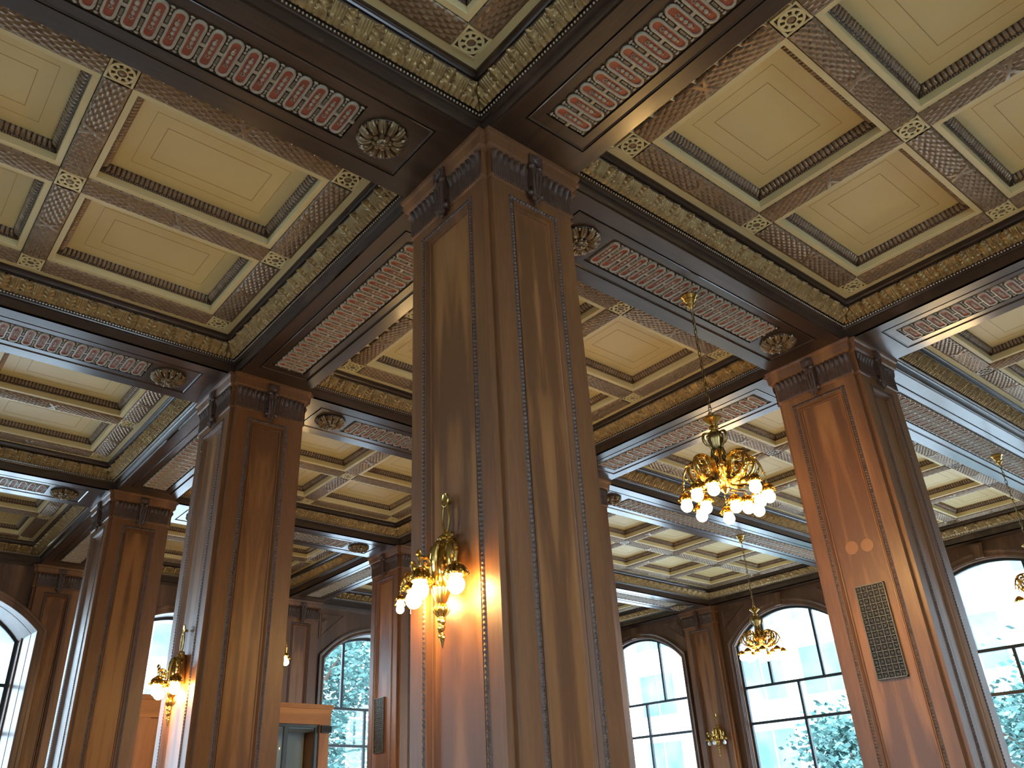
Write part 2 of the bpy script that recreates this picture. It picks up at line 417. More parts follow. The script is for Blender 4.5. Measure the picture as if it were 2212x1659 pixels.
# ------------------------------------------------------------------ beams
def oval_module(mb):
    n = 7; hl, r = .108, .040
    def stadium(rr, z, h=hl):
        a = np.linspace(-PI/2, PI/2, n); 
        P = [(rr*math.sin(t), h + rr*math.cos(t)) for t in a] + [(-rr*math.sin(t), -h - rr*math.cos(t)) for t in a]
        return [(x, y, z) for x, y in P]
    mb.loops([stadium(r+.004,.012), stadium(r+.004,-.002), stadium(r+.0005,-.012), stadium(r-.011,-.013), stadium(r-.015,-.002)], 0)
    mb.add(stadium(r-.013,-.001), [list(range(2*n))], 1)
    for y, s in ((-.078,.008),(-.050,.015),(-.010,.014),(.026,.013)):
        mb.ball((0,y,-.004), s, 8, 0, (1,1.3,.7))
    for k in range(5):
        a = k*2*PI/5; mb.ball((.011*math.cos(a), .060+.011*math.sin(a), -.004), .006, 5, 0)
    x = .0555
    mb.box((r, -.014, -.010), (x*2-r, .010, .010), 0)
    for s in (-1, 1):
        y0, y1 = sorted((s*.026, s*.078)); mb.box((x-.008, y0, -.009), (x+.008, y1, .010), 2)
        mb.ball((x, s*.093, -.003), .010, 6, 0); mb.ball((x, s*.118, -.002), .008, 5, 0, (1,1.8,.8)); mb.ball((x, s*.142, -.002), .013, 6, 0, (1.2,.7,.7))
OV = MB(); oval_module(OV)
def band_mesh(L):
    def f(mb):
        p = .111; k = int(L/p); s = (L - .03)/k
        for q in range(k):
            M = Matrix.Translation((-L/2 + .015 + (q+.5)*s - .0, 0, 0)) if q < k-1 else Matrix.Translation((-L/2+.015+(q+.5)*s, 0, 0))
            mb.merge(OV, M)
        mb.add([(-L/2,-.168,.006),(L/2,-.168,.006),(L/2,.168,.006),(-L/2,.168,.006)], [(0,1,2,3)], 3)
    return f
def lion(mb):
    mb.lathe([(.172,.02),(.160,-.006),(.05,-.012)], seg=32, mat=1)
    for k in range(12):
        a = k*PI/6; c, s = math.cos(a), math.sin(a)
        u, v = np.meshgrid(np.linspace(0,1,8), np.linspace(-1,1,7), indexing='ij')
        w = .034*np.sqrt(np.clip(1-(u*1.02-.45)**4*6,0.02,1))*(.55+.45*u)
        X = .055 + .117*u; Y = w*v; Z = -.020 - .030*np.sin(u*PI*.9) - .016*(1-v**2) + .012*u**3*2 - .003*np.cos(v*9)
        P = np.stack([X*c-Y*s, X*s+Y*c, Z], -1); mb.grid(P, 0)
        a2 = a + PI/12; mb.ball((.155*math.cos(a2), .155*math.sin(a2), -.022), .014, 8, 0)
        mb.tube([(.06*math.cos(a2),.06*math.sin(a2),-.03),(.11*math.cos(a2),.11*math.sin(a2),-.024),(.15*math.cos(a2),.15*math.sin(a2),-.022)], .005, 5, 0)
    for k in range(8):
        a = k*PI/4+.2; mb.ball((.052*math.cos(a), .052*math.sin(a), -.045), .020, 8, 0, (1,1,.6))
def lion_head(mb):
    mb.ball((0,0,-.050), .042, 14, 0, (1,1.05,.75))
    mb.ball((0,-.012,-.082), .017, 8, 0, (1.2,1,.8)); mb.ball((0,.004,-.084), .010, 8, 0, (.8,1.8,.7))
    for s in (-1,1):
        mb.ball((s*.018,.014,-.076), .010, 8, 0); mb.ball((s*.032,.026,-.060), .012, 8, 0); mb.ball((s*.024,-.014,-.070), .014, 8, 0, (.8,1.2,.8))
        mb.tube([(s*.003,-.026,-.086),(s*.014,-.030,-.080),(s*.024,-.024,-.070)], .004, 5, 1)

def make_beam(ax, c, a0, a1, hw, label, ros=True, g0=.66, b0=1.13, g1=None, b1=None, wallside=0):
    """ax: 0 along x, 1 along y; c: cross position; a0..a1 extent. Local frame: X along the beam"""
    L = a1-a0; mid = (a0+a1)/2
    loc = (mid, c, ZS) if ax == 0 else (c, mid, ZS)
    t = thing('ceiling_beam', label, 'ceiling beam', loc, 0 if ax == 0 else PI/2, kind='structure')
    M = BEAMX
    e0 = -L/2 + g0; e1 = L/2 - (g0 if g1 is None else g1)
    f0 = -L/2 + b0; f1 = L/2 - (b0 if b1 is None else b1)
    gw = .262 if hw > .35 else .2
    mb = MB()
    # sides and soffit with a scored rectangle and a sunk field for the band
    def ringq(r0, z0, r1, z1, m):
        A = [(r0[0],r0[2],z0),(r0[1],r0[2],z0),(r0[1],r0[3],z0),(r0[0],r0[3],z0)]
        B = [(r1[0],r1[2],z1),(r1[1],r1[2],z1),(r1[1],r1[3],z1),(r1[0],r1[3],z1)]
        mb.add(A+B, [(i,(i+1)%4,4+(i+1)%4,4+i) for i in range(4)], m)
    O = (-L/2, L/2, -hw, hw); g = .006
    G0 = (e0,e1,-gw,gw); G1 = (e0+g,e1-g,-gw+g,gw-g); G2 = (e0+2*g,e1-2*g,-gw+2*g,gw-2*g)
    F0 = (f0,f1,-.172,.172); F1 = (f0+.004,f1-.004,-.168,.168)
    ringq(O,.34,O,0,0); ringq(O,0,G0,0,0); ringq(G0,0,G0,.010,1); ringq(G0,.010,G2,.010,1); ringq(G2,.010,G2,-.003,0)
    G3 = (G2[0]+.012,G2[1]-.012,G2[2]+.012,G2[3]-.012)
    ringq(G2,-.003,G3,.004,0); ringq(G3,.004,F0,.004,0); ringq(F0,.004,F1,.022,1)
    mb.add([(F1[0],F1[2],.022),(F1[1],F1[2],.022),(F1[1],F1[3],.022),(F1[0],F1[3],.022)], [(0,1,2,3)], 1)
    mb.build('beam_board', [M, GROOVE], t, smooth=False)
    Lb = f1-f0-.012
    shared(('band',round(Lb,3)), band_mesh(Lb), 'guilloche_band', [RING, RED, BACKG, BRONZED], t, ((f0+f1)/2, 0, .008))
    if ros:
        for s, e in ((-1, f0), (1, f1)):
            if ros == 'start' and s == 1: continue
            r = shared('lion', lion, 'lion_rosette', [LION, GOLDD], t, (e - s*-1*0 + s*.215, 0, .004)); 
            shared('lionh', lion_head, 'lion_head', [LION, GOLDD], r, (0,0,0))
    return t
names = {0:'from the far left to the nearest column', 1:'from nearest column towards the grille column', 2:'from the grille column to the window wall'}
rows = {0:'camera-side row', 1:'nearest column row', 2:'second column row', 3:'third column row'}
for j in range(4):
    for i in range(3):
        a0, a1 = XL[i], XL[i+1] if i < 2 else XF-.02
        if i == 2:
            make_beam(0, YL[j], a0, a1, BY, 'dark walnut beam with red oval band and gold rosettes, %s, right-hand span to the window wall' % rows[j], True, .66, 1.13, .36, .78)
        else:
            make_beam(0, YL[j], a0, a1, BY, 'dark walnut beam with red oval band and gold rosettes, %s, %s span' % (rows[j], ('left-hand','middle')[i]), True)
cn = {0:'overhead left line', 1:'line through the nearest column', 2:'line through the grille column'}
rn = {0:'first span at the camera side', 1:'second span', 2:'third span', 3:'last span to the left window wall'}
for i in range(3):
    for j in range(4):
        a0, a1 = YL[j]+BY, (YL[j+1]-BY if j < 3 else YF-.02)
        make_beam(1, XL[i], a0, a1, BX, 'dark walnut cross beam with red oval band, no rosettes, %s, %s' % (cn[i], rn[j]), False, .30, .40)

# ------------------------------------------------------------------ columns and pilasters
def outline(sx, sy, o, n=NO):
    X, Y = sx+o, sy+o
    return [(-X+n,-Y),(X-n,-Y),(X-n,-Y+n),(X,-Y+n),(X,Y-n),(X-n,Y-n),(X-n,Y),(-X+n,Y),(-X+n,Y-n),(-X,Y-n),(-X,-Y+n),(-X+n,-Y+n)]
ZP0, ZP1 = -4.7, -.43                               # panel bottom / top
def face_frame(k, sx, sy):
    """origin, across, normal, half width of the face (without notches)"""
    return [((0,-sy,0),(1,0,0),(0,-1,0),sx-NO), ((sx,0,0),(0,1,0),(1,0,0),sy-NO), ((0,sy,0),(-1,0,0),(0,1,0),sx-NO), ((-sx,0,0),(0,-1,0),(-1,0,0),sy-NO)][k]
def make_column(x, y, label, sx=SX, sy=SY, faces=(0,1,2,3), name='column', cat='column', group=None, cx=0, cy=0):
    t = thing(name, label, cat, (x, y, ZS), 0, group, 'thing')
    key = (round(sx,3), round(sy,3), faces)
    def shaft(mb):
        ol = outline(sx, sy, 0)
        for k in range(12):
            if k % 3 != 0:
                a, b = ol[k], ol[(k+1) % 12]
                mb.add([(a[0],a[1],-ZS),(b[0],b[1],-ZS),(b[0],b[1],0),(a[0],a[1],0)], [(0,1,2,3)])
        for k in range(4):
            O, A, Nn, hw = [np.array(q, float) if not np.isscalar(q) else q for q in face_frame(k, sx, sy)]
            pw = (hw - (.115 if k % 2 else .135)) if k in faces else hw*.5
            def R(h, z0, z1, d): return [O+A*-h+Nn*d+[0,0,z0], O+A*h+Nn*d+[0,0,z0], O+A*h+Nn*d+[0,0,z1], O+A*-h+Nn*d+[0,0,z1]]
            L = [R(hw,-ZS,0,0), R(pw,ZP0,ZP1,0)]
            if k in faces: L += [R(pw-.034,ZP0+.034,ZP1-.034,-.004), R(pw-.036,ZP0+.036,ZP1-.036,.004), R(pw-.042,ZP0+.042,ZP1-.042,.004), R(pw-.056,ZP0+.056,ZP1-.056,-.026), R(pw-.058,ZP0+.058,ZP1-.058,-.020), R(pw-.064,ZP0+.064,ZP1-.064,-.018), R(pw-.070,ZP0+.070,ZP1-.070,-.020), R(pw-.076,ZP0+.076,ZP1-.076,-.034), R(pw-.0765,ZP0+.0765,ZP1-.0765,-.034)]
            for a, b in zip(L[:-1], L[1:]): mb.add(a+b, [(i,(i+1)%4,4+(i+1)%4,4+i) for i in range(4)])
            if k not in faces: mb.add(L[-1], [(0,1,2,3)])
    shared(('shaft',key), shaft, 'shaft', COLW, t)
    for k in faces:
        O, A, Nn, hw = [np.array(q, float) if not np.isscalar(q) else q for q in face_frame(k, sx, sy)]
        pw = hw - (.115 if k % 2 else .135)
        rz = math.atan2(A[1], A[0])
        w = pw-.076
        def veneer(mb): mb.add([(-w,.033,ZP0+.076),(w,.033,ZP0+.076),(w,.033,ZP1-.076),(-w,.033,ZP1-.076)], [(0,1,2,3)])
        o = shared(('ven',round(w,3)), veneer, 'veneer_panel', VENE, t, tuple(O)); o.rotation_euler = (0,0,rz)
        def strip(mb):
            H = ZP1-ZP0
            patch(mb, (-pw,0,ZP0), (0,0,1), (1,0,0), (0,-1,0), H, .034, int(H/.0075), 5, beadleaf_h, True)
            patch(mb, (pw-.034,0,ZP0), (0,0,1), (1,0,0), (0,-1,0), H, .034, int(H/.0075), 5, beadleaf_h, True)
            patch(mb, (-pw,0,ZP1-.034), (1,0,0), (0,0,1), (0,-1,0), 2*pw, .034, int(2*pw/.0075), 5, beadleaf_h, True)
        o = shared(('strip',round(pw,3)), strip, 'carved_panel_molding', CARVE, t, tuple(O)); o.rotation_euler = (0,0,rz)
    def cap(mb):
        prof = [(.001,-.36),(.012,-.352),(.016,-.335),(.006,-.330),(.006,-.13),(.030,-.118),(.044,-.105),(.050,-.040),(.066,-.030),(.070,-.012),(.070,-.001),(-.1,-.001)]
        loops = [[(*p, z) for p in outline(sx, sy, o, NO)] for o, z in prof]
        mb.loops(loops)
    shared(('cap',key), cap, 'capital', COLW, t)
    def base(mb):
        mb.loops([[(*p, z-ZS) for p in outline(sx, sy, o, NO)] for o, z in [(.001,.42),(.012,.40),(.020,.36),(.020,.30),(.035,.28),(.035,.001)]])
    shared(('base',key), base, 'base', COLW, t)
    for k in faces:
        O, A, Nn, hw = [np.array(q, float) if not np.isscalar(q) else q for q in face_frame(k, sx, sy)]
        rz = math.atan2(A[1], A[0])
        def frieze(mb):
            patch(mb, (-hw-.008,-.008,-.335), (1,0,0), (0,0,1), (0,-1,0), 2*hw+.016, .225, int(2*hw/.0055), 20, lambda u, v: reed_h(u, 1-v), True)
            b = MB(); b.ball((0,0,0), .0075, 6)
            n = int(2*hw/.022)
            for q in range(n): mb.merge(b, Matrix.Translation((-hw+(q+.5)*2*hw/n,-.016,-.343)))
        o = shared(('fr',round(hw,3)), frieze, 'reeded_frieze', CARVE, t, tuple(O)); o.rotation_euler = (0,0,rz)
        def console(mb):
            mb.box((-.058,-.066,-.118),(.058,-.035,-.020))
            mb.lathe([(.040,-.006),(.040,.006),(.030,.012),(.026,.006),(.014,.008),(.001,.016)], seg=20)
            V = mb.v[-1]; V[:] = np.stack([V[:,0], -.066-V[:,2], -.068+V[:,1]], 1)
            for s in (-1,1):
                mb.ball((s*.032,-.050,-.135), .026, 8, 0, (1,1,1)); mb.ball((s*.018,-.054,-.172), .024, 8, 0, (1,.8,1.4))
            mb.box((-.045,-.045,-.30),(.045,-.01,-.12))
            for q in (-1,0,1): mb.tube([(q*.03,-.05,-.13),(q*.032,-.058,-.20),(q*.026,-.052,-.28),(q*.018,-.044,-.36),(q*.010,-.030,-.41)], [.010,.014,.013,.016,.008], 6)
            mb.box((-.050,-.034,-.385),(.050,.0,-.335))
            for s in (-1,1): mb.ball((s*.045,-.036,-.362), .022, 8, 0, (1,1,1.1)); mb.ball((s*.020,-.042,-.395), .020, 8, 0, (1,.9,1.3))
            mb.ball((0,-.046,-.372), .026, 8, 0, (1.2,.8,1.2)); mb.ball((0,-.036,-.425), .016, 8, 0, (1,.8,1.5))
        o = shared('console', console, 'leaf_console', CARVE, t, tuple(O)); o.rotation_euler = (0,0,rz)
    return t
make_column(0, 0, 'nearest walnut column, tallest in the centre, with a lit brass sconce')
make_column(0, YL[2], 'second walnut column to the left, with the smaller lit sconce')
make_column(0, YL[3], 'third walnut column, left side, bluish daylight on its edge')
make_column(XL[2], 0, 'walnut column with black metal grille and two pale round plugs')
make_column(XL[2], YL[2], 'walnut column hidden behind the nearest column, only a cap corner showing')
make_column(XL[2], YL[3], 'slim distant walnut column with a narrow dark grille')
PW = .088
def pilaster(x, y, label, front):
    if front == 'x': return make_column(x+PW, y, label, PW, SY, (0,2,3) if False else (3,), 'wall_pilaster', 'pilaster')
    return make_column(x, y+PW, label, SX, PW, (0,), 'wall_pilaster', 'pilaster')
pilaster(XF, YL[3], 'walnut wall pilaster between two arched windows, holding an unlit sconce', 'x')
pilaster(XF, YL[2], 'walnut wall pilaster on the window wall, behind the grille column', 'x')
pilaster(XF, YL[1], 'walnut wall pilaster on the window wall, right of the view', 'x')
pilaster(0, YF, 'reddish walnut wall pilaster beside the leftmost arched window', 'y')
pilaster(XL[2], YF, 'walnut wall pilaster above the entrance box', 'y')
pilaster(-8.16, YF, 'walnut wall pilaster at the far left end of the window wall', 'y')

# ------------------------------------------------------------------ arched window walls
HWN, ZSP, ZAP = 1.27, -.90, -.30                    # half width, spring, apex (relative to the soffit)
def arch(hw, zs, za, n=24):
    r = za - zs; Rr = (hw*hw + r*r)/(2*r); zc = za - Rr; t0 = math.asin(hw/Rr)
    return [(Rr*math.sin(t), zc + Rr*math.cos(t)) for t in np.linspace(-t0, t0, n)]
def window_wall(name, label, T, span0, span1, cents, dz=0.0, face_d=0.0, glass_d=.12, zt=(-1.75,-2.44), sill=-4.3, hood=()):
    """T maps (u along wall, d behind the wall face, z) to the world"""
    wl = thing(name, label, 'wall', kind='structure')
    GD = dict(zip(cents, glass_d)) if isinstance(glass_d, (list, tuple)) else {c: glass_d for c in cents}
    DZ = dict(zip(cents, dz)) if isinstance(dz, (list, tuple)) else {c: dz for c in cents}
    def tr(P): return [T(*p) for p in P]
    mb = MB(); ed = [span0] + [(a+b)/2 for a, b in zip(cents[:-1], cents[1:])] + [span1]
    top = .35
    for c, l, r in zip(cents, ed[:-1], ed[1:]):
        dz = DZ[c]; glass_d = GD[c]; A = arch(HWN, ZSP+dz, ZAP+dz)
        P = [(c+a, 0, z) for a, z in A]; Q = [(c+a, 0, top) for a, z in A]
        mb.add(tr(P+Q), [(k,k+1,len(P)+k+1,len(P)+k) for k in range(len(P)-1)])
        for a, b in ((l, c-HWN), (c+HWN, r)):
            mb.add(tr([(a,0,-ZS),(b,0,-ZS),(b,0,top),(a,0,top)]), [(0,1,2,3)])
        mb.add(tr([(c-HWN,0,-ZS),(c+HWN,0,-ZS),(c+HWN,0,sill),(c-HWN,0,sill)]), [(0,1,2,3)])
        # reveal
        E = [(c-HWN, sill)] + [(c+a, z) for a, z in A] + [(c+HWN, sill)]
        v = [(a,0,z) for a, z in E] + [(a,glass_d+.06,z) for a, z in E]; n = len(E)
        mb.add(tr(v), [(k,k+1,n+k+1,n+k) for k in range(n-1)] + [(n-1,0,n,2*n-1)])
    # outer skin of the wall
    for c, l, r in zip(cents, ed[:-1], ed[1:]):
        glass_d = GD[c]; o = glass_d+.07; dz = DZ[c]
        for a, b in ((l, c-HWN), (c+HWN, r)): mb.add(tr([(a,o,-ZS),(b,o,-ZS),(b,o,top),(a,o,top)]), [(0,1,2,3)])
        mb.add(tr([(c-HWN,o,-ZS),(c+HWN,o,-ZS),(c+HWN,o,sill),(c-HWN,o,sill)]), [(0,1,2,3)])
        mb.add(tr([(c-HWN,o,ZAP+dz),(c+HWN,o,ZAP+dz),(c+HWN,o,top),(c-HWN,o,top)]), [(0,1,2,3)])
    mb.build('wall_panelling', WALLW, wl, smooth=False)
    for c in cents:
        dz = DZ[c]
        if c in hood:
            h0, f, za, zs = 1.402, -.60, -.59, -1.151
            E = lambda hw, a, b: [(-hw, -ZS)] + arch(hw, b, a, 28) + [(hw, -ZS)]
            secs = [(1.56,za+.15,zs+.02,-.20),(1.56,za+.15,zs+.02,f+.01),(1.545,za+.135,zs+.02,f-.015),(1.50,za+.09,zs+.01,f-.015),(1.49,za+.08,zs+.01,f),(1.43,za+.03,zs,f),(1.42,za+.02,zs,f-.012),(1.402,za,zs,f-.005),(1.36,za-.01,zs-.02,f+.18),(1.355,za-.015,zs-.02,f+.18),(1.275,ZAP+dz,ZSP+dz,.0)]
            P = np.array([[T(c+a, d, b) for a, b in E(hw, q, w)] for hw, q, w, d in secs]); mh = MB(); mh.grid(P.transpose(1,0,2), 0)
            mh.build('projecting_surround', WALLW, wl, sharp=40); continue
        # moulded archivolt down both jambs
        m2 = MB(); A1 = arch(HWN, ZSP+dz, ZAP+dz, 20)
        def off(k, o):
            E = [(-HWN, -4.3)] + A1 + [(HWN, -4.3)]
            x, z = E[k]
            if k == 0: return (x-o, z)
            if k == len(E)-1: return (x+o, z)
            Rr = (HWN**2 + .36)/(1.2); zc = ZAP+dz-Rr
            L = math.hypot(x, z-zc); nx, nz = x/L, (z-zc)/L
            if k in (1, len(E)-2): nx = math.copysign(1, x)
            return (x+nx*o, z+nz*o)
        n = len(A1)+2
        prof = [(.0,.03),(.0,-.012),(.018,-.016),(.022,-.032),(.045,-.038),(.075,-.020),(.110,-.030),(.118,-.044),(.138,-.044),(.142,.002)]
        P = np.array([[T(c+off(k,o)[0], d, off(k,o)[1]) for o, d in prof] for k in range(n)]); m2.grid(P, 0)
        m2.build('archivolt', WALLW, wl, sharp=50)
        m3 = MB(); kz0, kz1 = ZAP+dz+.02, -.03
        ks = [(c-.075,-.085,kz0),(c+.075,-.085,kz0),(c+.105,-.085,kz1),(c-.105,-.085,kz1)]; kb = [(a,.01,z) for a, d, z in ks]
        m3.add(tr(ks+kb), [(0,1,2,3),(0,4,5,1),(1,5,6,2),(2,6,7,3),(3,7,4,0)])
        ks = [(c-.05,-.10,kz0+.03),(c+.05,-.10,kz0+.03),(c+.075,-.10,kz1-.03),(c-.075,-.10,kz1-.03)]; kb = [(a,-.08,z) for a, d, z in ks]
        m3.add(tr(ks+kb), [(0,1,2,3),(0,4,5,1),(1,5,6,2),(2,6,7,3),(3,7,4,0)])
        m3.build('keystone', WALLW, wl, smooth=False)
        for s in (-1, 1):
            m4 = MB()
            tri = [(s*1.44, -.09+dz*.3), (s*.86, -.09+dz*.3), (s*1.44, -.50+dz)]
            cen = np.mean(tri, 0)
            def sh(f, d): return [(c+cen[0]+(p[0]-cen[0])*f, d, cen[1]+(p[1]-cen[1])*f) for p in tri]
            for (f0,d0),(f1,d1) in (((1,.001),(1,-.012)),((1,-.012),(.93,-.012)),((.93,-.012),(.88,-.002)),((.88,-.002),(.80,-.002)),((.80,-.002),(.78,-.010))):
                m4.add(tr(sh(f0,d0)+sh(f1,d1)), [(i,(i+1)%3,3+(i+1)%3,3+i) for i in range(3)])
            m4.add(tr(sh(.78,-.010)), [(0,1,2)])
            a = np.arange(16)*2*PI/16
            LL = [[T(c+s*1.32+r*math.cos(t), d, -.19+dz*.6+r*math.sin(t)) for t in a] for r, d in ((.052,0),(.052,-.02),(.042,-.024),(.036,-.016),(.030,-.016),(.020,-.032),(.001,-.036))]
            m4.loops(LL); m4.build('spandrel_panel', WALLW, wl, sharp=40)
    # windows
    ws = []
    for c in cents:
        dz = DZ[c]; glass_d = GD[c]
        W = thing('window_%d' % window_wall.n, 'tall arched window with dark metal bars, %s' % window_wall.lab[window_wall.n-1], 'window', T(c, glass_d, 0), kind='structure'); window_wall.n += 1
        o0 = np.array(T(c, glass_d, 0))
        def tl(P): return [tuple(np.array(T(c+a, glass_d+d, z))-o0) for a, d, z in P]
        m = MB(); hw, w = HWN-.002, .045
        Ao = arch(HWN, ZSP+dz, ZAP+dz, 24); Ai = arch(HWN-w, ZSP+dz, ZAP+dz-w, 24)
        Eo = [(-HWN, sill)] + Ao + [(HWN, sill)]; Ei = [(-HWN+w, sill+w)] + Ai + [(HWN-w, sill+w)]
        P = np.array([tl([(a0,.03,b0),(a0,-.03,b0),(a1,-.03,b1),(a1,.03,b1)]) for (a0,b0),(a1,b1) in zip(Eo, Ei)]); m.grid(P, 0)
        m.build('window_frame', FRAME, W, sharp=40)
        def bar(a0, a1, z0, z1):
            b = MB(); v = [(a0,-.028,z0),(a1,-.028,z0),(a1,.028,z0),(a0,.028,z0),(a0,-.028,z1),(a1,-.028,z1),(a1,.028,z1),(a0,.028,z1)]
            b.add(tl(v), [(0,3,2,1),(4,5,6,7),(0,1,5,4),(1,2,6,5),(2,3,7,6),(3,0,4,7)]); b.build('glazing_bar', FRAME, W, smooth=False)
        g = .026
        for z in zt: bar(-hw+.03, hw-.03, z-g, z+g)
        for s in (-1, 1): bar(s*.575-g, s*.575+g, zt[0]+g, -.30+dz-.10)
        bar(-g, g, zt[1]+g, zt[0]-g); bar(-g, g, sill+.03, zt[1]-g)
        pane = MB(); E = Ei; cpt = (0, -1.5)
        pane.add(tl([(a,0,z) for a, z in E] + [(0,0,-1.5)]), [(k,(k+1)%len(E),len(E)) for k in range(len(E))])
        pane.build('pane', GLASS, W, smooth=False)
        # daylight portal in the opening
        L = bpy.data.lights.new('portal', 'AREA'); L.shape = 'RECTANGLE'; L.size = 2.6; L.size_y = 4.2; L.cycles.is_portal = True
        lo = bpy.data.objects.new('window_portal', L); COL.objects.link(lo)
        p = T(c, glass_d+.2, -2.35); q = T(c, glass_d-1, -2.35); lo.location = p
        lo.rotation_euler = (Vector(q)-Vector(p)).to_track_quat('-Z','Z').to_euler()
        ws.append(W)
    return wl
window_wall.n = 1
window_wall.lab = ['right end of the long wall, out of frame'][:0] + ['right end of the long wall, out of frame', 'right edge of the view, bright facade behind', 'behind the far chandelier, right of the unlit sconce',
                   'left of the pilaster with the unlit sconce', 'left end of the left wall, out of frame', 'left edge of view with pale deep reveal', 'narrow strip between second and third columns',
                   'with green tree outside, right of the entrance box', 'beside the far corner, hidden by columns'] + ['%s of the unseen windows added behind the camera for fill light' % q for q in ('first','second','third','fourth','fifth','last')]
window_wall('wall_right', 'walnut panelled wall with arched windows, behind the grille column', lambda u, d, z: (XWALL+d, u, ZS+z), -6.3, 12.05, [-2.1, 1.95, 5.94, 9.90], 0, zt=(-1.74,-2.43))
window_wall('wall_left', 'walnut panelled wall with arched windows at the left, behind the entrance box', lambda u, d, z: (u, YWALL+d, ZS+z), -12.5, 12.75, [-5.3, -1.675, 2.30, 6.46, 10.3], (-.22, -.33, -.16, -.15, -.15), zt=(-1.90,-2.60), glass_d=(.5,.08,.5,.5,.5), hood=(-1.675,))
window_wall('wall_rear', 'unseen side wall behind the camera, arched windows added for fill light', lambda u, d, z: (u, -9.2-d, ZS+z), -12.7, 13.0, [-8.0, 0.6], 0)  # out of view; windows added to brighten the right-hand column faces
# wall beams under the cornice along the two window walls
m = MB(); m.box((XL[3]-BX,-6.3,ZS-.001),(XWALL+.02,YWALL,ZS+.33)); tag(m.build('ceiling_beam', BEAMY, smooth=False), 'dark fascia beam along the top of the right window wall', 'ceiling beam', kind='structure')
m = MB(); m.box((-12.5,YL[4]-BY,ZS-.001),(XL[3]-BX,YWALL+.02,ZS+.33)); tag(m.build('ceiling_beam', BEAMX, smooth=False), 'dark fascia beam along the top of the left window wall', 'ceiling beam', kind='structure')

# rest of the room shell
m = MB(); m.box((-12.7,-9.2,-.2),(13.0,12.3,0)); tag(m.build('floor', FLOORM, smooth=False), 'pale stone floor below the view', 'floor', kind='structure')
m = MB(); m.box((-12.7,-9.2,ZS+.50),(13.0,12.3,ZS+.7)); tag(m.build('ceiling', PANEL, smooth=False), 'ceiling slab above the coffers', 'ceiling', kind='structure')
m = MB(); m.box((-12.7,-9.2,ZS+.30),(-8.16-.38,12.0,ZS+.45)); m.box((-8.5,-9.2,ZS+.30),(13,-4.56,ZS+.45)); tag(m.build('ceiling', PANEL, smooth=False), 'plain cream ceiling behind the camera', 'ceiling', kind='structure')
window_wall.lab += ['%s of the unseen end wall windows added for fill light' % q for q in ('first','second','third')]
window_wall('wall_back', 'unseen end wall behind the camera, arched windows added for fill light', lambda u, d, z: (-12.7-d, u, ZS+z), -9.2, 12.0, [-4.5, 6.5], 0)  # out of view; windows added as fill daylight for the left-hand column faces
m = MB(); m.box((12.5,-9.2,0),(12.9,-6.3,ZS+.5)); tag(m.build('wall_end', WALLW, smooth=False), 'plain end of the right window wall', 'wall', kind='structure')

# ------------------------------------------------------------------ grilles
def grille(x, y, z0, z1, label, n):
    t = thing('vent_grille', label, 'grille', (x, y, ZS+z0), -PI/2, kind='thing')
    h = z1-z0; w = .131
    m = MB(); m.box((-w,.004,0),(w,.010,h)); m.build('backing', BLACK, t, smooth=False)
    m = MB(); 
    for a, b, c, d in ((-w,-w+.007,0,h),(w-.007,w,0,h),(-w,w,0,.009),(-w,w,h-.009,h)): m.box((a,-.016,c),(b,.004,d))
    m.build('grille_frame', GRILLB, t, smooth=False)
    m = MB(); p = 2*w/5; k = int(h/p); pz = h/k
    for i in range(1, 5): m.box((-w+i*p-.0025,-.012,0),(-w+i*p+.0025,-.004,h))
    for i in range(1, k): m.box((-w,-.0115,i*pz-.0025),(w,-.0045,i*pz+.0025))
    m.build('grille_bars', GRILLB, t, smooth=False)
    m = MB()
    for i in range(5):
        for q in range(k):
            cx, cz = -w+(i+.5)*p, (q+.5)*pz
            for r in range(4):
                a = r*PI/4; c, s = math.cos(a)*.026, math.sin(a)*.026; e = .0022
                nx, nz = -math.sin(a)*e, math.cos(a)*e
                m.add([(cx-c-nx,-.009,cz-s-nz),(cx+c-nx,-.009,cz+s-nz),(cx+c+nx,-.009,cz+s+nz),(cx-c+nx,-.009,cz-s+nz),(cx-c-nx,-.003,cz-s-nz),(cx+c-nx,-.003,cz+s-nz),(cx+c+nx,-.003,cz+s+nz),(cx-c+nx,-.003,cz-s+nz)],
                      [(0,1,2,3),(0,4,5,1),(2,6,7,3)])
            m.box((cx-.009,-.0095,cz-.009),(cx+.009,-.003,cz+.009))
    m.build('star_lattice', GRILL, t, smooth=False)
    return t
grille(XL[2]-SX+.021, -.012, -3.08, -2.295, 'tall black metal grille of small squares set in the column right of the lit chandelier', 0)
grille(XL[2]-SX+.021, YL[3]+.10, -3.07, -2.285, 'narrow distant metal grille on the slim far column beside the tree window', 0)
def plug(y, z, r, label):
    m = MB(); a = np.arange(28)*2*PI/28; x = XL[2]-SX+.0325
    m.loops([[(0, rr*math.cos(t), rr*math.sin(t)) for t in a] for rr in (r, r)], 0)
    m = MB(); L = [[(xx, rr*math.cos(t), rr*math.sin(t)) for t in a] for xx, rr in ((.0,r),(-.003,r),(-.0035,r-.002))]; m.loops(L, 0, cap1=True)
    tag(m.build('wood_plug', PLUG, loc=(x, y, ZS+z)), label, 'wood patch', 'pale round patches above the grille', 'thing')
plug(.062, -1.945, .060, 'pale round wood plug above the grille, the left of two')
plug(-.081, -1.957, .058, 'pale round wood plug above the grille, the right of two')

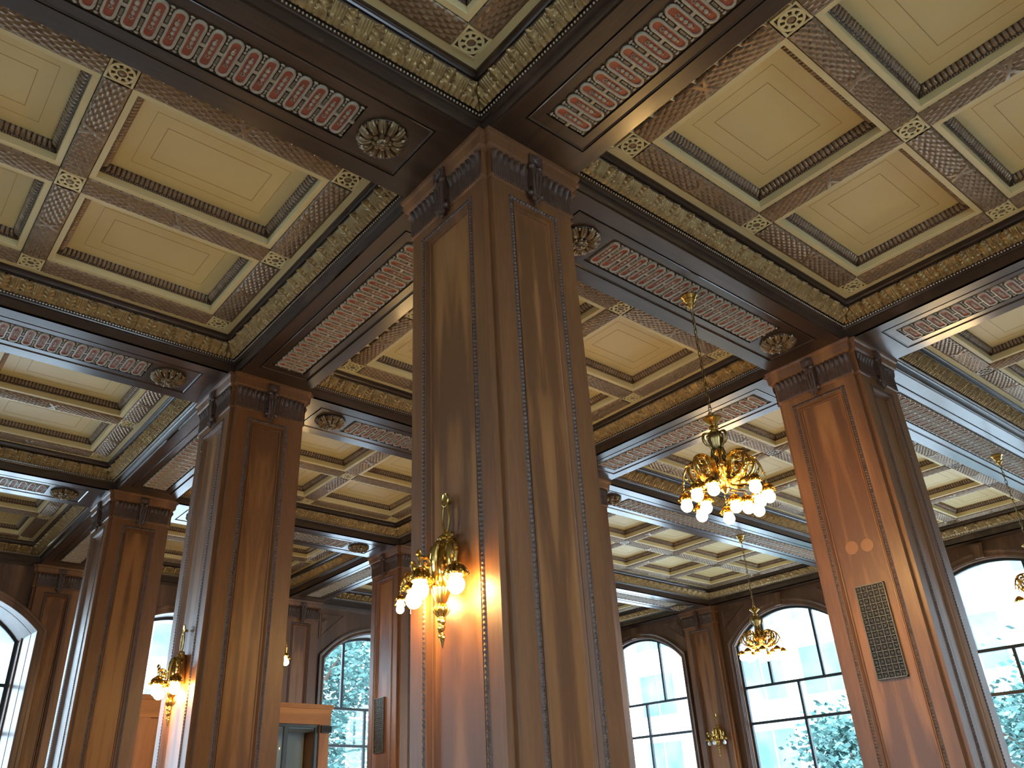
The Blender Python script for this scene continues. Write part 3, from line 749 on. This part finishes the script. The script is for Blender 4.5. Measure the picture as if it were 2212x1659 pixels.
# ------------------------------------------------------------------ brass fittings
def scroll(c, r0, turns, ang0, sgn, plane, n=22, r1=.25):
    """points of a spiral; plane = (a axis, b axis)"""
    a, b = np.array(plane[0], float), np.array(plane[1], float)
    t = np.linspace(0, 1, n); th = ang0 + sgn*turns*2*PI*t; r = r0*(1 - (1-r1)*t)
    return [np.array(c) + a*rr*math.cos(q) + b*rr*math.sin(q) for rr, q in zip(r, th)]
def leafstrip(mb, path, width, nrm, mat=0, lobes=4, thick=.004):
    P = np.array(path, float); k = np.arange(len(P)); kk = np.linspace(0, len(P)-1, 4*len(P)-3)
    P = np.stack([np.interp(kk, k, P[:, i]) for i in range(3)], 1)
    for _ in range(3): P[1:-1] = (P[:-2] + 2*P[1:-1] + P[2:])/4
    n = len(P)
    T = np.gradient(P, axis=0); T /= np.linalg.norm(T, axis=1)[:, None]+1e-9
    Nn = np.array(nrm, float); S = np.cross(T, Nn); S /= np.linalg.norm(S, axis=1)[:, None]+1e-9
    B = np.cross(S, T)
    t = np.linspace(0, 1, n); w = width*np.sqrt(np.clip(np.sin(PI*np.clip(t*.93+.05,0,1)),0,1))*(.55+.45*np.abs(np.cos(t*PI*lobes)))
    vs = np.linspace(-1, 1, 9)
    top = np.array([[P[i] + S[i]*w[i]*v + B[i]*(-abs(v)**1.6*w[i]*.45 + .0035*math.cos(v*12)) for v in vs] for i in range(n)])
    mb.grid(top, mat); mb.grid(top - B[:, None, :]*thick, mat)
def cup(mb, c, s=1.0, mat=0):
    mb.lathe([(.010,.072),(.020,.066),(.030,.058),(.024,.050),(.034,.042,.5),(.050,.028),(.060,.012),(.062,.0),(.054,-.010),(.040,-.014),(.030,-.008)], (c[0],c[1],c[2]), 40, 12, .16, mat)
    V = mb.v[-1]; V[:] = (V-np.array(c))*s + np.array(c)
    for k in range(8):
        a = k*PI/4; q = np.array([math.cos(a), math.sin(a), 0])
        leafstrip(mb, [np.array(c)+q*r*s+np.array([0,0,z*s]) for r, z in ((.030,.052),(.046,.044),(.058,.026),(.070,.006),(.078,-.004))], .016*s, (0,0,1), mat, 2)

def make_sconce(label, loc, rz, lit=1):
    """local +X points out of the wall"""
    t = thing('wall_sconce', label, 'wall lamp', loc, rz)
    # backplate and body
    m = MB()
    m.tube([(.012,0,-.05),(.03,0,.02),(.032,0,.10),(.03,0,.20)], [.045,.06,.05,.034], 14)
    m.tube([(.05,0,-.06),(.075,0,.0),(.075,0,.08),(.06,0,.15),(.05,0,.19)], [.040,.052,.040,.034,.026], 12)
    for y in (-.03,.03): m.tube([(.08,y,-.03),(.105,y*1.1,.03),(.10,y*.8,.09),(.07,y*.9,.15)], [.012,.016,.013,.010], 8)
    m.ball((.105,0,.07), .026, 10, 0, (1,.8,1.2)); m.ball((.125,0,.062), .010, 8)
    m.tube([(.05,-.045,.205),(.055,0,.210),(.05,.045,.205)], .015, 8); m.ball((.05,-.05,.205),.019,8); m.ball((.05,.05,.205),.019,8)
    m.lathe([(.02,.19),(.034,.20),(.02,.215),(.012,.235)], (.05,0,0), 14)
    m.build('body', BRASS, t)
    m = MB()
    L = [(.05+.012*math.sin(a*0), .030*math.cos(a), .315+.085*math.sin(a)) for a in np.linspace(0, 2*PI, 25)]
    m.tube(L, .0075, 6, cap=False)
    m.tube([(.015,0,.41),(.05,0,.41)], .012, 8)
    V0 = len(m.v); m.lathe([(.001,-.004),(.034,-.004),(.036,.002),(.030,.006),(.024,.003),(.001,.003)], seg=20)
    V = m.v[-1]; V[:] = np.stack([.052+V[:,2], V[:,1], .418+V[:,0]*1.25], 1)
    m.build('top_loop', BRASS, t)
    # lower pendant
    m = MB(); c = (.085,0,0)
    m.lathe([(.012,-.06),(.05,-.075),(.052,-.085),(.047,-.105),(.030,-.150),(.020,-.165)], c, 40, 16, .12)
    m.ball((.085,0,-.195), .034, 16, 0, (1,1,1.05))
    for k in range(8): 
        a = k*PI/4; m.tube([(.085+.03*math.cos(a),.03*math.sin(a),-.17),(.085+.038*math.cos(a),.038*math.sin(a),-.20),(.085+.018*math.cos(a),.018*math.sin(a),-.232)], [.006,.008,.004], 6)
    for z, r, s in ((-.245,.020,1),(-.285,.018,-1),(-.325,.014,1)):
        m.ball((.082,0,z), r, 10, 0, (1,1,1.3)); m.ball((.085,s*.014,z-.016), r*.75, 8); m.ball((.10,0,z-.008), r*.6, 8)
    m.tube([(.082,0,-.33),(.082,0,-.355),(.080,0,-.39)], [.013,.012,.002], 8)
    m.build('leaf_pendant', BRASS, t)
    # three arms
    for k, (bx, by) in enumerate(((.220,0),(.130,.19),(.130,-.19))):
        d = np.array([bx-.05, by, 0]); D = np.linalg.norm(d); d /= D; z = np.array([0,0,1.]); o = np.array([.05,0,0])
        def q(a, h): return o + d*a*D + z*h
        m = MB()
        m.tube([q(0,.12),q(.18,.155),q(.38,.13),q(.46,.06),q(.45,-.01),q(.55,-.05),q(.78,-.045),q(.95,.0),q(1.0,.03)], [.014,.022,.024,.021,.017,.020,.020,.014,.010], 10)
        m.tube(scroll(q(.30,.085), .058, 1.3, PI*.5, 1, (d, z)), np.linspace(.015,.006,22), 8)
        m.tube(scroll(q(.78,.035), .046, 1.3, -PI*.6, 1, (d, z)), np.linspace(.013,.005,22), 8)
        m.tube([q(.92,-.02),q(1.0,.045),q(.98,.085),q(1.06,.10),q(1.10,.075)], [.009,.010,.009,.008,.010], 8)
        side = np.cross(d, z)
        leafstrip(m, [q(.1,.13),q(.25,.18),q(.42,.165),q(.53,.10),q(.52,.03)], .035, np.cross(side, d)*1.0, 0, 4)
        leafstrip(m, [q(.45,-.03),q(.6,-.072),q(.8,-.07),q(.98,-.02)], .030, (0,0,-1), 0, 4)
        m.ball(q(1.0,.062), .016, 8); m.ball(q(.3,.085), .014, 8); m.ball(q(.78,.035), .012, 8)
        arm = m.build('arm', BRASS, t)
        m = MB(); cup(m, q(1.0,-.055), .92); m.build('bulb_cup', BRASS, arm)
        m = MB(); c = q(1.0,-.110)
        if lit: m.ball(c, .046, 18, 0, (1,1,1.04)); m.build('globe', BULB, arm)
        else:
            m.lathe([(.012,.045),(.020,.030),(.036,.0),(.036,-.02),(.022,-.040),(.001,-.046)], c, 18); m.build('globe', BULBW if lit == 0 else BULB, arm)
    return t
ZB = ZS - 2.85
s0 = make_sconce('large lit three-globe brass sconce on the nearest column', (-SX+.033, .03, ZB), PI)
s1 = dup(s0, (-SX+.033, YL[2]+.0, ZB), PI, 'smaller-looking lit three-globe brass sconce on the second column')
make_sconce('unlit brass sconce with white pear globes between two arched windows', (XF+.033, YL[3]-.08, ZB+.22), PI, 0)

def chain(m, z0, z1, pitch=.052):
    n = int((z0-z1)/pitch); s = (z0-z1)/n
    for k in range(n):
        zc = z0-(k+.5)*s; a = np.linspace(0, 2*PI, 13)
        if k % 2: L = [(.013*math.cos(t), 0, zc+.72*s*math.sin(t)) for t in a]
        else: L = [(0, .013*math.cos(t), zc+.72*s*math.sin(t)) for t in a]
        m.tube(L, .0036, 5, cap=False)
def make_chandelier(label, loc, spots, bmat=None):
    t = thing('chandelier', label, 'chandelier', loc)
    m = MB(); m.lathe([(.001,.0),(.072,.0),(.074,-.014),(.058,-.030),(.050,-.040),(.056,-.052),(.040,-.066),(.030,-.080),(.040,-.092),(.038,-.104),(.022,-.120),(.012,-.140),(.001,-.145)], seg=24); m.build('canopy', BRASS, t)
    m = MB(); chain(m, -.135, -1.145); m.build('chain', BRASSD, t)
    m = MB(); a = np.linspace(0, 2*PI, 17); m.tube([(.032*math.cos(x), 0, -1.175+.032*math.sin(x)) for x in a], .006, 6, cap=False)
    m.lathe([(.001,-1.200),(.030,-1.205),(.072,-1.200),(.078,-1.212),(.060,-1.228),(.034,-1.250),(.024,-1.265),(.036,-1.275),(.038,-1.288),(.022,-1.300),(.030,-1.315)], seg=40, lobes=10, la=.08)
    m.build('top_dish', BRASS, t)
    m = MB()
    m.lathe([(.024,-1.305),(.050,-1.330),(.062,-1.365),(.060,-1.395),(.046,-1.440),(.042,-1.480),(.048,-1.530),(.046,-1.60),(.056,-1.66),(.062,-1.73),(.046,-1.78),(.030,-1.80),(.034,-1.815),(.014,-1.84),(.001,-1.85)], seg=36, lobes=6, la=.10)
    for k in range(3):
        b = k*2*PI/3+.5; d = np.array([math.cos(b), math.sin(b), 0]); z = np.array([0,0,1.])
        m.tube([d*.055+z*-1.335, d*.092+z*-1.345, d*.104+z*-1.385, d*.088+z*-1.430, d*.058+z*-1.450, d*.05+z*-1.47], [.008,.011,.012,.011,.009,.006], 8)
        m.ball(d*.058+z*-1.37, .02, 8); 
    for k in range(6):
        b = k*PI/3; d = np.array([math.cos(b), math.sin(b), 0]); z = np.array([0,0,1.])
        leafstrip(m, [d*.045+z*-1.46, d*.058+z*-1.52, d*.06+z*-1.58, d*.08+z*-1.62], .026, d, 0, 3)
    m.build('vase_body', BRASSD, t)
    arms = []
    for k in range(8):
        b = (35+45*k)*PI/180; d = np.array([math.cos(b), math.sin(b), 0]); z = np.array([0,0,1.]); sd = np.cross(d, z)
        m = MB()
        m.tube([d*.05+z*-1.74, d*.10+z*-1.765, d*.17+z*-1.75, d*.225+z*-1.70, d*.25+z*-1.635, d*.235+z*-1.585], [.012,.016,.017,.015,.012,.008], 9)
        m.tube(scroll(d*.200+z*-1.600, .040, 1.4, 0.2, 1, (d, z)), np.linspace(.010,.004,22), 7)
        m.tube(scroll(d*.105+z*-1.655, .046, 1.3, PI, -1, (d, z)), np.linspace(.011,.004,22), 7)
        m.tube([d*.06+z*-1.60, d*.12+z*-1.565, d*.18+z*-1.555, d*.245+z*-1.58, d*.285+z*-1.645, d*.302+z*-1.70], [.008,.012,.013,.012,.010,.006], 8)
        leafstrip(m, [d*.06+z*-1.77, d*.12+z*-1.79, d*.19+z*-1.775, d*.245+z*-1.74, d*.275+z*-1.70, d*.29+z*-1.665], .036, -z, 0, 5)
        leafstrip(m, [d*.09+z*-1.58, d*.15+z*-1.545, d*.21+z*-1.545, d*.27+z*-1.59], .035, z, 0, 4)
        for s in (-1, 1):
            leafstrip(m, [d*.12+sd*s*.02+z*-1.72, d*.17+sd*s*.05+z*-1.70, d*.20+sd*s*.065+z*-1.65, d*.20+sd*s*.055+z*-1.60], .026, d, 0, 4)
        m.ball(d*.302+z*-1.715, .012, 8); m.ball(d*.20+z*-1.60, .012, 8)
        arms.append(m.build('arm', BRASS, t))
    for n, (ang, r, zb) in enumerate(spots):
        b = ang*PI/180; c = np.array([r*math.cos(b), r*math.sin(b), zb])
        m = MB(); zt = -1.715 if r > .25 else -1.79
        k = max(1, int((zt-(zb+.115))/.022))
        for q in range(k):
            zc = zt-(q+.5)*(zt-zb-.115)/k; a = np.linspace(0, 2*PI, 9)
            m.tube([(c[0]+.006*math.cos(x)*(q % 2), c[1]+.006*math.cos(x)*(1-q % 2), zc+.013*math.sin(x)) for x in a], .0022, 4, cap=False)
        cup(m, (c[0], c[1], zb+.050), .82)
        if r < .25: m.tube([(c[0]*.3, c[1]*.3, -1.81), (c[0]*.7, c[1]*.7, -1.80), (c[0], c[1], zt)], .007, 6)
        pend = m.build('pendant_cup', BRASS, t)
        m = MB(); m.ball(c, .045, 18, 0, (1,1,1.04)); m.build('globe', BULBD if bmat else BULB, pend)
    return t
SP = [(122,.305,-1.905),(77,.305,-1.93),(35,.300,-1.955),(-14,.305,-1.95),(-57,.31,-1.92),(-100,.30,-1.90),(-162,.30,-1.905),(-190,.30,-1.91),
      (112,.165,-1.93),(12,.165,-1.915),(-8,.225,-1.93),(-42,.25,-1.925)]
SP2 = [(35+45*k,.302,-1.92) for k in range(8)] + [(12+90*k,.17,-1.93) for k in range(4)]
make_chandelier('large lit brass chandelier hanging between the nearest and grille columns', (XL[2]/2, 0, ZS+.004), SP)
make_chandelier('distant brass chandelier hanging in front of the arched window', (8.55, YL[2], ZS+.004), SP2, 1)
make_chandelier('brass chandelier at the right edge, mostly outside the view', (8.55, 0, ZS+.004), SP2, 1)
make_chandelier('brass chandelier hidden behind the nearest column, two globes showing', (XL[2]/2-.04, YL[2], ZS+.004), SP2, 1)

make_chandelier('brass chandelier hidden behind the second column, one globe peeping out at its edge', (XL[2]/2-.12, YL[3]-.02, ZS+.004), SP2, 1)

# ------------------------------------------------------------------ entrance box
X0, X1, Y0, ZT = 1.30, 4.74, 10.6, -2.08
t = thing('entrance_vestibule', 'orange oak entrance box with dark framed glass below the tree window', 'vestibule', ((X0+X1)/2, Y0, 0))
ox, oy = (X0+X1)/2, Y0
def vb(name, a, b, mt):
    m = MB(); m.box((a[0]-ox, a[1]-oy, ZS+a[2]), (b[0]-ox, b[1]-oy, ZS+b[2])); return m.build(name, mt, t, smooth=False)
vb('roof_board', (X0+.02,Y0+.03,ZT-.33), (X1-.02,11.56,ZT-.02), OAK)
vb('crown_trim', (X0-.03,Y0-.04,ZT-.075), (X1+.03,11.56,ZT), OAK)
vb('fascia_board', (X0,Y0-.01,ZT-.335), (X1,Y0+.05,ZT-.075), OAK)
vb('corner_post', (X1-.21,Y0,-ZS), (X1-.02,Y0+.2,ZT-.33), OAKZ)
vb('corner_post', (X0+.02,Y0,-ZS), (X0+.22,Y0+.2,ZT-.33), OAKZ)
vb('side_panel', (X1-.08,Y0+.2,-ZS), (X1-.04,11.56,ZT-.33), OAKZ)
vb('side_panel', (X0+.04,Y0+.2,-ZS), (X0+.08,11.56,ZT-.33), OAKZ)
vb('wood_panel', (X0+.22,Y0+.05,-ZS), (2.55,Y0+.09,ZT-.33), OAKZ)
vb('dark_frame', (2.55,Y0+.03,ZT-.385), (X1-.21,Y0+.10,ZT-.33), FRAME)
for x in (2.55, 3.86, X1-.28): vb('dark_frame', (x,Y0+.03,-ZS), (x+.07,Y0+.10,ZT-.385), FRAME)
vb('inner_ceiling', (X0+.1,Y0+.1,ZT-.40), (X1-.1,11.5,ZT-.34), FACADE)
vb('inner_wall', (2.3,11.40,-ZS), (X1-.1,11.46,ZT-.40), FACADE)
vb('pane', (2.62,Y0+.06,-ZS+.1), (X1-.28,Y0+.066,ZT-.385), GLASS)
t = thing('small_speaker', 'small dark box fixed at the top of the entrance box post', 'speaker', (X1-.10, Y0-.03, ZS+ZT-.41))
m = MB(); m.box((-.10,-.03,-.06),(.10,.03,.06)); m.build('housing', SPKR, t, smooth=False)
m = MB(); m.box((-.085,-.036,-.045),(.085,-.029,.045)); m.build('front_mesh', BLACK, t, smooth=False)

# ------------------------------------------------------------------ outside
m = MB(); m.box((-60,-60,-1.3),(90,90,-1.2)); tag(m.build('street_ground', STREET, smooth=False), 'grey street outside the windows', 'ground', kind='structure')
def building(name, label, loc, rz, W, H, D, cols_, rows_, ww, wh, balc=()):
    t = thing(name, label, 'building', loc, rz)
    m = MB(); m.box((-W/2,0,0),(W/2,D,H))
    fh = H/rows_
    for r in range(rows_+1): m.box((-W/2,-.25,r*fh-.25),(W/2,0,r*fh+.1))
    m.build('facade', FACADE, t, smooth=False)
    n = 0
    for c in range(cols_):
        for r in range(rows_):
            if n >= 95: break
            x = -W/2 + (c+.5)*W/cols_; z = (r+.5)*fh
            m = MB()
            for s in (-1, 1): m.box((x+s*ww*.27-ww*.24,-.06,z-wh/2),(x+s*ww*.27+ww*.24,.02,z+wh/2))
            m.build('facade_window', FACWIN, t, smooth=False); n += 1
    for x0, x1, z in balc:
        m = MB(); m.box((x0,-1.6,z-.2),(x1,0,z))
        for q in np.arange(x0, x1, .22): m.box((q,-1.6,z),(q+.03,-1.57,z+1.1))
        m.box((x0,-1.62,z+1.08),(x1,-1.55,z+1.14)); m.build('balcony', RAIL, t, smooth=False)
    return t
building('office_building', 'overexposed white office block with square windows outside right wall', (34, 14, -1.2), -PI/2, 30, 24, 12, 9, 7, 2.2, 2.1)
building('apartment_building', 'pale apartment block with railed balconies outside the middle window', (40, -6, -1.2), -PI/2, 9, 30, 10, 3, 8, 2.4, 1.6, [(-4.4,4.4,z) for z in (5.0,8.6,12.3,16,19.8)])
building('plain_tower', 'blank white tower with tiny windows outside the right edge window', (46, -22, -1.2), -PI/2, 22, 40, 10, 8, 9, .9, 1.0)
building('street_building', 'pale building beyond the trees outside the left windows', (2, 44, -1.2), 0, 46, 14, 10, 12, 4, 2.2, 1.8)
def tree(x, y, h, r, label, n=2600, seed=1):
    rg = np.random.RandomState(seed)
    t = thing('street_tree', label, 'tree', (x, y, -1.2), kind='thing')
    m = MB(); m.tube([(0,0,0),(.05,0,h*.25),(-.05,.08,h*.5),(0,0,h*.8)], [.22,.17,.12,.05], 8)
    for k in range(7):
        a = k*.9; m.tube([(0,0,h*(.3+.05*k)),(math.cos(a)*r*.35,math.sin(a)*r*.35,h*(.42+.06*k)),(math.cos(a)*r*.7,math.sin(a)*r*.7,h*(.5+.06*k))], [.07,.05,.02], 6)
    m.build('trunk', BARK, t)
    cl = rg.normal(size=(26,3)); cl /= np.linalg.norm(cl, axis=1)[:,None]; cl *= rg.uniform(.35,.8,(26,1))
    cl = cl*np.array([r,r,h*.33]) + np.array([0,0,h*.68])
    ci = rg.randint(0, 26, n); p = cl[ci] + rg.normal(size=(n,3))*r*.18
    a = rg.uniform(0, 2*PI, n); b = rg.uniform(-1, 1, n); s = rg.uniform(.055,.12,n)[:,None]
    u = np.stack([np.cos(a), np.sin(a), b*.5], 1); w = np.stack([-np.sin(a)*b, np.cos(a)*b, 1-np.abs(b)*.5], 1)
    V = np.stack([p-u*s, p-w*s*.6, p+u*s, p+w*s*.6], 1).reshape(-1,3)
    m = MB(); m.add(V, np.arange(4*n).reshape(-1,4)); m.build('crown', LEAFM, t, smooth=False)
tree(20.5, 9.5, 5.5, 1.7, 'leafy street tree low behind the middle arched window', 6000, 2)
tree(20.0, 4.4, 6.4, 2.1, 'leafy street tree behind the window at the right edge', 5000, 3)
tree(8.8, 19.5, 9.5, 3.2, 'tall leafy tree filling the window right of the entrance box', 11000, 4)
tree(16.8, 25.5, 9.0, 3.0, 'leafy tree behind the tall tree, right of the entrance box', 7000, 5)
tree(-1.5, 23.0, 6.8, 2.6, 'leafy tree outside the leftmost window', 6000, 6)

# ------------------------------------------------------------------ light
w = bpy.data.worlds.new('overcast_sky'); SC.world = w; w.use_nodes = True
bg = w.node_tree.nodes['Background']; bg.inputs[0].default_value = (.70,.85,1.0,1); bg.inputs[1].default_value = 11.0

# ------------------------------------------------------------------ camera
cam = bpy.data.cameras.new('camera'); co = bpy.data.objects.new('camera', cam); COL.objects.link(co); SC.camera = co
R = [[0.788278,-0.614614,-0.029451],[0.270147,0.388689,-0.880876],[0.552846,0.686419,0.47243]]
r, d, f = [Vector(a) for a in R]
Mx = Matrix(((r[0],-d[0],-f[0],-2.96762),(r[1],-d[1],-f[1],-3.43578),(r[2],-d[2],-f[2],ZS-4.02442),(0,0,0,1)))
co.matrix_world = Mx
cam.sensor_width = 36; cam.lens = 1750.535*36/2212; cam.shift_x = 81.68/2212; cam.shift_y = 6.01/2212
cam.clip_start = .05; cam.clip_end = 400

SC.view_settings.view_transform = 'Standard'; SC.view_settings.look = 'None'
SC.view_settings.gamma = 1; SC.view_settings.exposure = 0.93; SC.view_settings.use_curve_mapping = False
SC.cycles.use_denoising = True
SC.cycles.max_bounces = 8; SC.cycles.diffuse_bounces = 5; SC.cycles.glossy_bounces = 3; SC.cycles.transparent_max_bounces = 12
SC.cycles.sample_clamp_indirect = 8; SC.cycles.caustics_reflective = False; SC.cycles.caustics_refractive = False
